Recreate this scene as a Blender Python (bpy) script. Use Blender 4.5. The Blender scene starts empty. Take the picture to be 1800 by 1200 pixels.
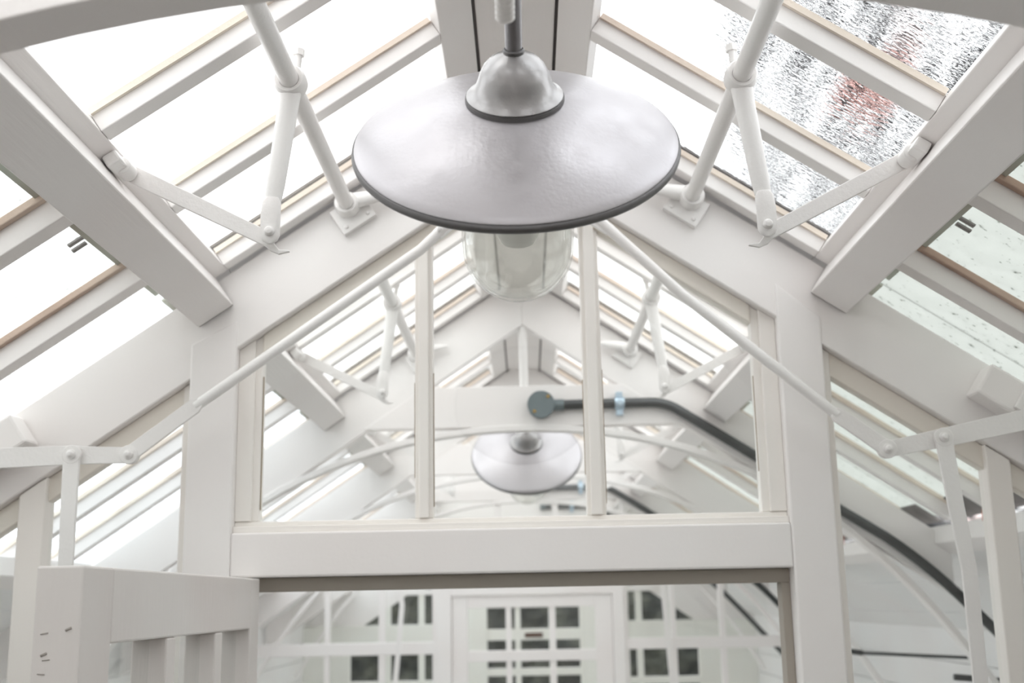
import bpy, bmesh, math, random
from mathutils import Vector, Matrix

random.seed(7)
sc = bpy.context.scene
C = sc.collection
H = 1.95                       # eye height: every z below is measured from the eye

# ---------------------------------------------------------------- camera
f_px, pitch, yaw, roll = 2064.6, 0.2163, -0.0097, -0.0191
F_ = Vector((math.sin(yaw)*math.cos(pitch), math.cos(yaw)*math.cos(pitch), math.sin(pitch)))
R_ = Vector((math.cos(yaw), -math.sin(yaw), 0)); U_ = R_.cross(F_)
c_, s_ = math.cos(roll), math.sin(roll)
R2, U2 = c_*R_ + s_*U_, -s_*R_ + c_*U_
cd = bpy.data.cameras.new('camera'); cam = bpy.data.objects.new('camera', cd); C.objects.link(cam)
m = Matrix((R2, U2, -F_)).transposed().to_4x4(); m.translation = Vector((0.002, 0, H)); cam.matrix_world = m
cd.sensor_width = 36; cd.lens = f_px/1800*36; cd.clip_start = .05; cd.clip_end = 300
cd.dof.use_dof = True; cd.dof.focus_distance = 1.72; cd.dof.aperture_fstop = 5.0
sc.camera = cam

# ---------------------------------------------------------------- light
w = bpy.data.worlds.new('overcast'); sc.world = w; w.use_nodes = True
nt = w.node_tree; bg = nt.nodes['Background']
bg.inputs['Strength'].default_value = 2.05
tc = nt.nodes.new('ShaderNodeTexCoord'); nz = nt.nodes.new('ShaderNodeTexNoise'); nz.inputs['Scale'].default_value = 2.0
cr = nt.nodes.new('ShaderNodeValToRGB'); cr.color_ramp.elements[0].position = .3; cr.color_ramp.elements[1].position = .75
cr.color_ramp.elements[0].color = (.955, .97, .99, 1); cr.color_ramp.elements[1].color = (1, 1, 1, 1)
nt.links.new(tc.outputs['Generated'], nz.inputs['Vector']); nt.links.new(nz.outputs['Fac'], cr.inputs['Fac'])
nt.links.new(cr.outputs['Color'], bg.inputs['Color'])
sd = bpy.data.lights.new('sun', 'SUN'); sd.energy = .5; sd.angle = math.radians(60); sd.color = (1, .97, .93)
so = bpy.data.objects.new('sun', sd); C.objects.link(so); so.rotation_euler = (math.radians(28), math.radians(-12), 0)
vs = sc.view_settings; vs.view_transform = 'Standard'; vs.look = 'None'; vs.gamma = 1; vs.use_curve_mapping = False; vs.exposure = 0.27
sc.cycles.max_bounces = 12; sc.cycles.diffuse_bounces = 6; sc.cycles.transparent_max_bounces = 40
sc.cycles.transmission_bounces = 12; sc.cycles.glossy_bounces = 6

# ---------------------------------------------------------------- materials
def newmat(name):
    mt = bpy.data.materials.new(name); mt.use_nodes = True
    return mt, mt.node_tree, mt.node_tree.nodes['Principled BSDF']
def N(nt, t, **kw):
    n = nt.nodes.new(t)
    for k, v in kw.items():
        if k in n.inputs: n.inputs[k].default_value = v
        else: setattr(n, k, v)
    return n
def painted(name, col, rough=.42, bump=.12, scale=(60, 60, 60), mott=.03, spec=.4):
    mt, nt, b = newmat(name)
    tc = N(nt, 'ShaderNodeTexCoord'); mp = N(nt, 'ShaderNodeMapping'); mp.inputs['Scale'].default_value = scale
    nt.links.new(tc.outputs['Object'], mp.inputs['Vector'])
    n1 = N(nt, 'ShaderNodeTexNoise', Scale=1.0, Detail=5.0); nt.links.new(mp.outputs['Vector'], n1.inputs['Vector'])
    n2 = N(nt, 'ShaderNodeTexNoise', Scale=2.3, Detail=2.0); nt.links.new(tc.outputs['Object'], n2.inputs['Vector'])
    cr = N(nt, 'ShaderNodeValToRGB'); cr.color_ramp.elements[0].position = .35; cr.color_ramp.elements[1].position = .65
    cr.color_ramp.elements[0].color = (col[0]*(1-mott)*1.01, col[1]*(1-mott*1.4), col[2]*(1-mott*1.5), 1); cr.color_ramp.elements[1].color = (*col, 1)
    nt.links.new(n2.outputs['Fac'], cr.inputs['Fac']); nt.links.new(cr.outputs['Color'], b.inputs['Base Color'])
    b.inputs['Roughness'].default_value = rough; b.inputs['Specular IOR Level'].default_value = spec
    bp_ = N(nt, 'ShaderNodeBump', Strength=bump, Distance=.002); nt.links.new(n1.outputs['Fac'], bp_.inputs['Height'])
    nt.links.new(bp_.outputs['Normal'], b.inputs['Normal'])
    return mt
PAINT = painted('white_painted_timber', (.885, .865, .85), scale=(90, 90, 90))
PAINTY = painted('white_painted_timber_brushed', (.87, .845, .83), scale=(130, 8, 130), bump=.25)
DOORP = painted('warm_white_gloss_paint', (.77, .74, .715), scale=(120, 120, 14), bump=.35, mott=.06)
METALP = painted('white_painted_iron', (.86, .85, .835), rough=.3, scale=(150, 150, 150), bump=.35)
PUTTY = painted('cream_putty', (.86, .79, .69), rough=.7, scale=(200, 200, 200), bump=.3, mott=.18)
BOARD = painted('white_boards', (.84, .845, .84), scale=(40, 40, 40), rough=.5)
GAPM = painted('painted_shadow_gap', (.10, .085, .07), rough=.9, bump=0)
STAIN = painted('green_algae_strip', (.58, .64, .57), rough=.8, mott=.3)
SLAB = painted('pale_stone_paving', (.22, .205, .19), rough=.8, scale=(14, 14, 14), mott=.1)
CREAM2 = painted('grey_white_sash_paint', (.84, .85, .80))
TAUPE = painted('taupe_strip', (.40, .37, .32), rough=.7)  # one dull taupe tone, darker than the rail above
CREAMW = painted('cream_white_window_paint', (.885, .86, .82), scale=(90, 90, 90))
MOSS = painted('mossy_old_putty', (.78, .715, .615), rough=.9, scale=(60, 60, 60), bump=.8, mott=.35)
CREAMR = painted('cream_aged_paint', (.82, .78, .71))

def galvanised(name, base, lo, hi, rough):
    mt, nt, b = newmat(name)
    tc = N(nt, 'ShaderNodeTexCoord'); n1 = N(nt, 'ShaderNodeTexNoise', Scale=9.0, Detail=6.0, Roughness=.65)
    n2 = N(nt, 'ShaderNodeTexNoise', Scale=160.0, Detail=3.0)
    nt.links.new(tc.outputs['Object'], n1.inputs['Vector']); nt.links.new(tc.outputs['Object'], n2.inputs['Vector'])
    mr = N(nt, 'ShaderNodeMapRange'); mr.inputs['From Min'].default_value = .3; mr.inputs['From Max'].default_value = .7
    mr.inputs['To Min'].default_value = lo; mr.inputs['To Max'].default_value = hi
    nt.links.new(n1.outputs['Fac'], mr.inputs['Value'])
    mx = N(nt, 'ShaderNodeMix', data_type='RGBA'); mx.inputs['A'].default_value = (base[0]*.74, base[1]*.74, base[2]*.75, 1); mx.inputs['B'].default_value = (*base, 1)
    nt.links.new(n1.outputs['Fac'], mx.inputs['Factor']); nt.links.new(mx.outputs['Result'], b.inputs['Base Color'])
    nt.links.new(mr.outputs['Result'], b.inputs['Roughness']); b.inputs['Metallic'].default_value = .85
    bp_ = N(nt, 'ShaderNodeBump', Strength=.3, Distance=.001); nt.links.new(n2.outputs['Fac'], bp_.inputs['Height'])
    nt.links.new(bp_.outputs['Normal'], b.inputs['Normal'])
    return mt
GALV = galvanised('dull_galvanised_steel', (.64, .62, .64), .30, .60, .5)
CAPM = galvanised('cast_aluminium', (.46, .45, .45), .2, .4, .4)
NECKM = galvanised('dark_galvanised_tube', (.34, .33, .34), .3, .5, .4)
RIMM = galvanised('dark_rim_metal', (.20, .195, .195), .4, .6, .5)  # dark tone also paints the shade on the down-facing rolled rim
CONDUIT = galvanised('dark_conduit_steel', (.10, .105, .105), .35, .55, .45)
BOXM = galvanised('grey_zinc_box', (.22, .26, .27), .4, .6, .5)
CLIPM = galvanised('bright_zinc_clip', (.55, .68, .78), .25, .4, .3)
mt, nt, b = newmat('brass_screw'); b.inputs['Base Color'].default_value = (.45, .3, .1, 1); b.inputs['Metallic'].default_value = .8; b.inputs['Roughness'].default_value = .5; BRASS = mt
mt, nt, b = newmat('rust_wire'); b.inputs['Base Color'].default_value = (.5, .16, .08, 1); b.inputs['Roughness'].default_value = .8; RUST = mt
mt, nt, b = newmat('brown_plaque'); b.inputs['Base Color'].default_value = (.10, .05, .03, 1); b.inputs['Roughness'].default_value = .5; BROWN = mt

def thin_glass(name, tint=(.988, .994, .990), gl=.06):
    mt = bpy.data.materials.new(name); mt.use_nodes = True; nt = mt.node_tree; nt.nodes.clear()
    o = N(nt, 'ShaderNodeOutputMaterial'); t = N(nt, 'ShaderNodeBsdfTransparent'); t.inputs['Color'].default_value = (*tint, 1)
    g = N(nt, 'ShaderNodeBsdfGlossy', Roughness=.02); fr = N(nt, 'ShaderNodeLayerWeight'); fr.inputs['Blend'].default_value = .5
    pw = N(nt, 'ShaderNodeMath', operation='POWER'); pw.inputs[1].default_value = 5.0
    mul = N(nt, 'ShaderNodeMath', operation='MULTIPLY_ADD'); mul.inputs[1].default_value = .8; mul.inputs[2].default_value = .03
    mx = N(nt, 'ShaderNodeMixShader')
    nt.links.new(fr.outputs['Facing'], pw.inputs[0]); nt.links.new(pw.outputs[0], mul.inputs[0]); nt.links.new(mul.outputs[0], mx.inputs[0])
    nt.links.new(t.outputs[0], mx.inputs[1]); nt.links.new(g.outputs[0], mx.inputs[2]); nt.links.new(mx.outputs[0], o.inputs[0])
    return mt
GLASS = thin_glass('clear_pane')
def dirty_glass(name, col, lo, hi, scale, tint=(.93, .97, .96)):
    mt = bpy.data.materials.new(name); mt.use_nodes = True; nt = mt.node_tree; nt.nodes.clear()
    o = N(nt, 'ShaderNodeOutputMaterial'); t = N(nt, 'ShaderNodeBsdfTransparent'); t.inputs['Color'].default_value = (*tint, 1)
    tl = N(nt, 'ShaderNodeBsdfTranslucent'); tl.inputs['Color'].default_value = (*col, 1)
    tc = N(nt, 'ShaderNodeTexCoord')
    n3 = N(nt, 'ShaderNodeTexNoise', Scale=70.0, Detail=2.0); c3 = N(nt, 'ShaderNodeValToRGB'); c3.color_ramp.elements[0].position = .26; c3.color_ramp.elements[1].position = .36
    c3.color_ramp.elements[0].color = (col[0]*.35, col[1]*.36, col[2]*.33, 1); c3.color_ramp.elements[1].color = (*col, 1)
    nt.links.new(tc.outputs['Object'], n3.inputs['Vector']); nt.links.new(n3.outputs['Fac'], c3.inputs['Fac']); nt.links.new(c3.outputs['Color'], tl.inputs['Color']); n1 = N(nt, 'ShaderNodeTexNoise', Scale=scale, Detail=8.0, Roughness=.7)
    nt.links.new(tc.outputs['Object'], n1.inputs['Vector'])
    mr = N(nt, 'ShaderNodeMapRange'); mr.inputs['From Min'].default_value = .35; mr.inputs['From Max'].default_value = .7
    mr.inputs['To Min'].default_value = lo; mr.inputs['To Max'].default_value = hi
    nt.links.new(n1.outputs['Fac'], mr.inputs['Value'])
    mx = N(nt, 'ShaderNodeMixShader'); nt.links.new(mr.outputs[0], mx.inputs[0])
    nt.links.new(t.outputs[0], mx.inputs[1]); nt.links.new(tl.outputs[0], mx.inputs[2]); nt.links.new(mx.outputs[0], o.inputs[0])
    return mt
ALGAE = dirty_glass('limewashed_pane', (.72, .73, .72), .5, .95, 16.0, (.97, .985, .98))
ALGR = dirty_glass('grey_limewashed_pane', (.54, .555, .535), .88, 1.0, 14.0, (.93, .95, .93))
BLUED = dirty_glass('weathered_pane', (.72, .75, .77), .1, .8, 9.0, (.95, .975, .985))
# rain-rippled pane: clear refracting glass with long ripples running down the slope
mt = bpy.data.materials.new('rain_rippled_pane'); mt.use_nodes = True; nt = mt.node_tree; nt.nodes.clear()
o = N(nt, 'ShaderNodeOutputMaterial'); rf = N(nt, 'ShaderNodeBsdfRefraction', IOR=1.3, Roughness=0.0); rf.inputs['Color'].default_value = (.97, .98, .98, 1)
tc = N(nt, 'ShaderNodeTexCoord'); mp = N(nt, 'ShaderNodeMapping'); mp.inputs['Rotation'].default_value = (0, math.radians(-33.8), 0)
mp2 = N(nt, 'ShaderNodeMapping'); mp2.inputs['Scale'].default_value = (42, 62, 10)
nt.links.new(tc.outputs['Object'], mp.inputs['Vector']); nt.links.new(mp.outputs['Vector'], mp2.inputs['Vector'])
n1 = N(nt, 'ShaderNodeTexNoise', Scale=1.0, Detail=1.5); nt.links.new(mp2.outputs['Vector'], n1.inputs['Vector'])
bb = N(nt, 'ShaderNodeBump', Strength=.5, Distance=.0011); nt.links.new(n1.outputs['Fac'], bb.inputs['Height']); nt.links.new(bb.outputs['Normal'], rf.inputs['Normal'])
nt.links.new(rf.outputs[0], o.inputs[0]); WET = mt
# jar glass
mt = bpy.data.materials.new('pressed_jar_glass'); mt.use_nodes = True; nt = mt.node_tree; nt.nodes.clear()
o = N(nt, 'ShaderNodeOutputMaterial'); t = N(nt, 'ShaderNodeBsdfTransparent'); t.inputs['Color'].default_value = (.997, .998, .988, 1)
g = N(nt, 'ShaderNodeBsdfGlossy', Roughness=.04); fr = N(nt, 'ShaderNodeLayerWeight'); fr.inputs['Blend'].default_value = .5
pw = N(nt, 'ShaderNodeMath', operation='POWER'); pw.inputs[1].default_value = 3.0
ml = N(nt, 'ShaderNodeMath', operation='MULTIPLY_ADD'); ml.inputs[1].default_value = .55; ml.inputs[2].default_value = .07
tc = N(nt, 'ShaderNodeTexCoord'); n1 = N(nt, 'ShaderNodeTexNoise', Scale=22.0, Detail=2.0); nt.links.new(tc.outputs['Object'], n1.inputs['Vector'])
bb = N(nt, 'ShaderNodeBump', Strength=.5, Distance=.004); nt.links.new(n1.outputs['Fac'], bb.inputs['Height']); nt.links.new(bb.outputs['Normal'], g.inputs['Normal'])
tl = N(nt, 'ShaderNodeBsdfTranslucent'); tl.inputs['Color'].default_value = (.9, .9, .84, 1)
m1 = N(nt, 'ShaderNodeMixShader'); m1.inputs[0].default_value = .07; nt.links.new(t.outputs[0], m1.inputs[1]); nt.links.new(tl.outputs[0], m1.inputs[2])
mx = N(nt, 'ShaderNodeMixShader'); nt.links.new(fr.outputs['Facing'], pw.inputs[0]); nt.links.new(pw.outputs[0], ml.inputs[0]); nt.links.new(ml.outputs[0], mx.inputs[0])
nt.links.new(m1.outputs[0], mx.inputs[1]); nt.links.new(g.outputs[0], mx.inputs[2]); nt.links.new(mx.outputs[0], o.inputs[0]); JAR = mt
mt, nt, b = newmat('frosted_bulb'); b.inputs['Base Color'].default_value = (.82, .82, .80, 1); b.inputs['Roughness'].default_value = .35; BULB = mt
# neighbouring wall: dark slates and brick; pale patches paint refracted sky into the colour
mt, nt, b = newmat('stone_brick_sky_patches')
tc = N(nt, 'ShaderNodeTexCoord'); mp = N(nt, 'ShaderNodeMapping'); mp.inputs['Scale'].default_value = (1.1, 1, 3.4); mp.inputs['Rotation'].default_value = (0, math.radians(32), 0)
nt.links.new(tc.outputs['Object'], mp.inputs['Vector'])
n1 = N(nt, 'ShaderNodeTexNoise', Scale=3.4, Detail=6.0, Roughness=.7); nt.links.new(mp.outputs['Vector'], n1.inputs['Vector'])
n2 = N(nt, 'ShaderNodeTexNoise', Scale=.55, Detail=1.0); nt.links.new(tc.outputs['Object'], n2.inputs['Vector'])
cr = N(nt, 'ShaderNodeValToRGB'); e = cr.color_ramp.elements; e[0].position = .455; e[0].color = (.012, .012, .014, 1); e[1].position = .53; e[1].color = (.93, .94, .95, 1)
e2 = cr.color_ramp.elements.new(.49); e2.color = (.16, .15, .15, 1)
cr2 = N(nt, 'ShaderNodeValToRGB'); cr2.color_ramp.elements[0].position = .63; cr2.color_ramp.elements[0].color = (0, 0, 0, 1); cr2.color_ramp.elements[1].position = .69
mx = N(nt, 'ShaderNodeMix', data_type='RGBA', blend_type='MULTIPLY'); mx.inputs['B'].default_value = (.70, .42, .38, 1)
nt.links.new(n1.outputs['Fac'], cr.inputs['Fac']); nt.links.new(n2.outputs['Fac'], cr2.inputs['Fac']); nt.links.new(cr2.outputs['Color'], mx.inputs['Factor'])
nt.links.new(cr.outputs['Color'], mx.inputs['A']); nt.links.new(mx.outputs['Result'], b.inputs['Base Color']); b.inputs['Roughness'].default_value = .9; STONE = mt
mt, nt, b = newmat('dark_evergreen_leaves')
tc = N(nt, 'ShaderNodeTexCoord'); n1 = N(nt, 'ShaderNodeTexNoise', Scale=5.0, Detail=4.0); nt.links.new(tc.outputs['Object'], n1.inputs['Vector'])
cr = N(nt, 'ShaderNodeValToRGB'); cr.color_ramp.elements[0].color = (.008, .011, .009, 1); cr.color_ramp.elements[1].color = (.06, .065, .05, 1); cr.color_ramp.elements[0].position = .4; cr.color_ramp.elements[1].position = .7
nt.links.new(n1.outputs['Fac'], cr.inputs['Fac']); nt.links.new(cr.outputs['Color'], b.inputs['Base Color']); b.inputs['Roughness'].default_value = .9; HEDGE = mt

# ---------------------------------------------------------------- builders
class MB:
    def __init__(s): s.bm = bmesh.new()
    def prism(s, poly, y0, y1):
        """poly: (x, z) outline, extruded along the house from y0 to y1"""
        a = [s.bm.verts.new((x, y0, z+H)) for x, z in poly]; b = [s.bm.verts.new((x, y1, z+H)) for x, z in poly]
        n = len(poly)
        s.bm.faces.new(a); s.bm.faces.new(b[::-1])
        for i in range(n): s.bm.faces.new((a[i], b[i], b[(i+1) % n], a[(i+1) % n]))
        return s
    def box(s, x0, x1, y0, y1, z0, z1): return s.prism([(x0, z0), (x1, z0), (x1, z1), (x0, z1)], y0, y1)
    def xprism(s, poly, x0, x1):
        """poly: (y, z) outline, extruded in x"""
        a = [s.bm.verts.new((x0, y, z+H)) for y, z in poly]; b = [s.bm.verts.new((x1, y, z+H)) for y, z in poly]
        n = len(poly); s.bm.faces.new(a); s.bm.faces.new(b[::-1])
        for i in range(n): s.bm.faces.new((a[i], b[i], b[(i+1) % n], a[(i+1) % n]))
        return s
    def rings(s, rs, cap=True, close=False):
        vs = [[s.bm.verts.new((p[0], p[1], p[2]+H)) for p in r] for r in rs]; n = len(rs[0])
        pairs = list(zip(vs, vs[1:])) + ([(vs[-1], vs[0])] if close else [])
        for a, b in pairs:
            for i in range(n):
                f = s.bm.faces.new((a[i], a[(i+1) % n], b[(i+1) % n], b[i])); f.smooth = True
        if cap and not close: s.bm.faces.new(vs[0][::-1]); s.bm.faces.new(vs[-1])
        return s
    def tube(s, path, r, seg=20, cap=True, flat=None):
        P = [Vector(p) for p in path]; n = len(P); rr = r if isinstance(r, (list, tuple)) else [r]*n
        rs = []; up = None
        for i in range(n):
            t = (P[min(i+1, n-1)] - P[max(i-1, 0)]).normalized()
            if up is None:
                up = Vector((0, 0, 1)) if abs(t.z) < .9 else Vector((0, 1, 0))
            a = (up - t*up.dot(t)).normalized(); b = t.cross(a); up = a
            q = rr[i] if isinstance(rr[i], tuple) else (rr[i], rr[i])
            rs.append([P[i] + a*math.cos(2*math.pi*k/seg)*q[0] + b*math.sin(2*math.pi*k/seg)*q[1] for k in range(seg)])
        return s.rings(rs, cap)
    def lathe(s, prof, org, axis, seg=64, close=False, cap=False):
        """prof: (radius, height along axis)"""
        a = Vector(axis).normalized(); x = Vector((1, 0, 0)) if abs(a.x) < .9 else Vector((0, 1, 0))
        x = (x - a*x.dot(a)).normalized(); y = a.cross(x); o = Vector(org)
        rs = [[o + a*h + (x*math.cos(2*math.pi*k/seg) + y*math.sin(2*math.pi*k/seg))*max(r, 1e-5) for k in range(seg)] for r, h in prof]
        return s.rings(rs, cap, close)
    def build(s, name, mat, parent=None, bevel=0.0, smooth=False):
        bmesh.ops.recalc_face_normals(s.bm, faces=s.bm.faces)
        off = Vector((0, 0, 0))
        p = parent
        while p: off += p.location; p = p.parent
        xs = [v.co.copy() for v in s.bm.verts]
        me = bpy.data.meshes.new(name); ob = bpy.data.objects.new(name, me); C.objects.link(ob)
        if parent is None:
            c = sum(xs, Vector())/len(xs); c.z = min(v.z for v in xs); ob.location = c
            bmesh.ops.translate(s.bm, verts=s.bm.verts, vec=-c)
        else:
            ob.parent = parent
            c = sum(xs, Vector())/len(xs)
            ob.location = c - off
            bmesh.ops.translate(s.bm, verts=s.bm.verts, vec=-c)
        for e in s.bm.edges:
            if len(e.link_faces) == 2 and e.calc_face_angle(0) > math.radians(38): e.smooth = False
        s.bm.to_mesh(me); s.bm.free(); me.materials.append(mat)
        if bevel:
            b = ob.modifiers.new('bevel', 'BEVEL'); b.width = bevel; b.segments = 2; b.limit_method = 'ANGLE'; b.angle_limit = math.radians(50)
        return ob
def empty(name, loc):
    o = bpy.data.objects.new(name, None); o.empty_display_size = .05; C.objects.link(o); o.location = (loc[0], loc[1], loc[2]+H); return o
def tag(o, label, cat, group=None, kind=None):
    o['label'] = label; o['category'] = cat
    if group: o['group'] = group
    if kind: o['kind'] = kind
    return o
trim_n = [0]; win_n = [0]
def trim(mb, label, mat=None, bevel=.0025, cat='timber'):
    trim_n[0] += 1
    return tag(mb.build('trim_%d' % trim_n[0], mat or PAINT, None, bevel), label, cat, kind='structure')

# roof section: s runs down the slope from the ridge, n is the height square to it (0 = underside of the vents)
TH = math.atan(.67); CT, ST = math.cos(TH), math.sin(TH); Z0 = 1.11
def sp(side, s, n): return (side*(s*CT + n*ST), Z0 - s*ST + n*CT)
def slab(side, s0, s1, n0, n1): return [sp(side, s0, n0), sp(side, s1, n0), sp(side, s1, n1), sp(side, s0, n1)]
def rafter_pair_poly(side, c0, c1, xe, x0=0): return [(side*x0, c0-.67*x0), (side*xe, c0-.67*xe), (side*xe, c1-.67*xe), (side*x0, c1-.67*x0)]

FY = [-.60, .945, 2.40, 3.95, 5.45, 6.97, 8.45, 9.95]     # roof frames along the house
SIDE = {-1: 'on the open-door side', 1: 'on the conduit side'}
BAY = {0: 'over the viewer', 1: 'before the partition', 2: 'first behind the partition', 3: 'second behind the partition',
       4: 'before the far door', 5: 'first past the far door', 6: 'second past the far door'}

# ---------------------------------------------------------------- floor and walls
def struct(mb, name, label, mat, cat, bevel=0):
    return tag(mb.build(name, mat, None, bevel), label, cat, kind='structure')
struct(MB().box(-1.95, 2.0, -.7, 2.46, -H-.1, -H), 'floor', 'grey stone paving before the partition', SLAB, 'floor')
PALEF = painted('pale_tiles', (.74, .73, .71), rough=.6, scale=(14, 14, 14))
struct(MB().box(-1.95, 2.0, 2.461, 10.2, -H-.1, -H), 'floor', 'pale floor of the room behind the partition', PALEF, 'floor')
struct(MB().prism([(-1.95, -H), (1.95, -H), (1.95, -.2), (.9, .5), (-.9, .5), (-1.95, -.2)], -.72, -.63), 'added_wall_back', 'added unseen white wall behind the viewer', PAINT, 'wall')  # unseen end wall, added to cut the light on camera-facing timber
struct(MB().box(-12, 12, -6, 30, -H-.3, -H-.11), 'ground', 'pale gravel garden ground outside the greenhouse', SLAB, 'ground')
XR, XL = 1.86, -1.86
def boards(x0, x1, g):
    mb = MB(); z = -H
    mb.box(x0+g, x1+g, -.6, 10.0, -H, -.13)
    while z < -.14:
        z1 = min(z+.15, -.13); a, b_ = (x0, x0+g) if g > 0 else (x1+g, x1)
        mb.box(a, b_, -.6, 10.0, z, z1-.005); z += .15
    return mb
struct(boards(XR, XR+.08, .012), 'wall_right', 'white boarded side wall below the conduit', BOARD, 'wall')
struct(boards(XL-.08, XL, -.012), 'wall_left', 'white boarded side wall behind the open door', BOARD, 'wall')
# solid boarded foot of the roof, boards in courses
for side, xe, nm in ((1, 1.40, 'right'), (-1, -1.50, 'left')):
    mb = MB(); s0 = abs(xe)/CT - .02; s1 = 1.92/CT + .04; k = 3
    for i in range(k):
        a = s0 + (s1-s0)*i/k; b_ = s0 + (s1-s0)*(i+1)/k - .006
        mb.prism(slab(side, a, b_, -.02, .012), -.6, 10.0)
    trim(mb, 'white boarded foot of the roof slope ' + SIDE[side], BOARD, .002, 'boarding')
    # wall plate the glazing bars land on
    xa = abs(xe); lo = .155 if side == 1 else .09
    mb = MB().prism([(side*(xa-.055), lo), (side*xa, lo-.035), (side*(xa+.02), lo+.045), (side*(xa-.05), lo+.055)], -.6, 10.0)
    trim(mb, 'white eaves rail under the glazing bars ' + SIDE[side], PAINT, .003, 'rail')

# ---------------------------------------------------------------- ridge, purlins, rafters
for k in range(0, 7):
    y0, y1 = FY[k]+.05, FY[k+1]
    mb = MB().prism([(-.0735, 1.062), (.0735, 1.062), (.0735, 1.18), (0, 1.24), (-.0735, 1.18)], y0, y1)
    trim(mb, 'white ridge board of the bay ' + BAY[k], PAINTY, .003, 'ridge')
    for side in (-1, 1):
        mb = MB().prism(slab(side, .778, .864, -.0712, -.001), y0, y1 - .006)
        trim(mb, 'square white roof beam ' + SIDE[side] + ', bay ' + BAY[k], PAINTY, .003, 'beam')
        if k in (1, 2, 3): trim(MB().prism(slab(side, .7795, .8625, -.0702, -.003), y1-.0062, y1-.0042 if k == 1 else y1-.0002), 'painted shadow gap at the end of the roof beam %s, bay %s' % (SIDE[side], BAY[k]), GAPM, 0, 'shadow gap')  # dark slab paints the shadow gap between beam end and rafter
for k in range(0, 8):
    y = FY[k]; d = .05 if k != 2 else .10
    c0, c1 = (.9265, 1.104) if k < 7 else (.73, 1.125)
    if k == 7: y += .055
    for side in (-1, 1):
        xe = (1.9 if k == 7 else 1.84) if (side == -1 or k == 7) else 1.40
        mb = MB().prism(rafter_pair_poly(side, c0, c1, xe), y, y+d)
        trim(mb, 'deep white rafter %s of the frame %s' % (SIDE[side], {0: 'behind the viewer', 1: 'carrying the nearest lamp', 2: 'over the glazed partition', 3: 'carrying the round junction box', 4: 'in the middle of the far room', 5: 'over the far door', 6: 'beyond the far door', 7: 'over the last screen'}[k]), PAINT, .003, 'rafter')
# dark joint lines where the vents meet the rafters
TIEY = {1: 'over the nearest lamp, out of view', 3: 'behind the round junction box', 4: 'second behind the glazed partition', 5: 'above the far door', 6: 'beyond the far door'}
for k, lab in TIEY.items():
    y = FY[k]
    xa, xb = (.9265-.571)/.67, (.9265-.712)/.67
    mb = MB().prism([(-xa-.02, .571), (xa+.02, .571), (xb+.02, .712), (-xb-.02, .712)], y-.002, y+.048)
    trim(mb, 'white horizontal tie beam ' + lab, PAINT, .003, 'tie beam')
    if k in (3, 5):
        mb = MB().tube([(0.001, y+.02, .705), (0.001, y+.02, .935)], .0148, 20)
        tag(mb.build('king_rod', METALP, None), 'thin white upright rod from ridge to tie beam ' + lab, 'rod')
# arched braces under the ties
def arch_z(x): return .558 - .25*x*x - .06*x**4
ARL = {1: 'nearest white curved brace, crossing above the hanging lamp', 3: 'white curved brace under the tie beam with the round junction box',
       4: 'thin white curved brace of the middle frame behind the second lamp', 5: 'faint white curved brace just before the far door', 6: 'white curved brace beyond the far door'}
for k, lab in ARL.items():
    y = FY[k]; mb = MB(); rs = []
    n = 48
    for i in range(n+1):
        x = -1.62 + 3.24*i/n; z = arch_z(x); dz = -.5*x - .24*x**3; L = math.hypot(1, dz); nx, nz_ = -dz/L, 1/L; t = .020 if k > 1 else .019
        w_ = .055
        rs.append([(x, y-.006, z), (x, y-.006+w_, z), (x+nx*t, y-.006+w_, z+nz_*t), (x+nx*t, y-.006, z+nz_*t)])
    mb.rings(rs); 
    for f in mb.bm.faces: f.smooth = False
    tag(mb.build('arched_brace', PAINTY if k == 1 else PAINT, None, .002), lab, 'brace')

# lead cover strips over the ridge and over each frame
CLIPG = painted('tarnished_clip', (.30, .29, .28), rough=.7)
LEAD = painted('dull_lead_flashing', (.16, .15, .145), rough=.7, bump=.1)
for side in (-1, 1):
    trim(MB().prism(slab(side, .0, .120, .056, .062), -.6, FY[7]), 'lead ridge flashing ' + SIDE[side], LEAD, 0, 'flashing')
for k in range(0, 7):
    y = FY[k]; d = .05 if k != 2 else .10
    for side in (-1, 1):
        trim(MB().prism(slab(side, .05, .85, .053, .058), y-.03, y+d+.03), 'lead strip over the rafter %s, bay %s' % (SIDE[side], BAY[k]), LEAD, 0, 'flashing')

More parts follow.
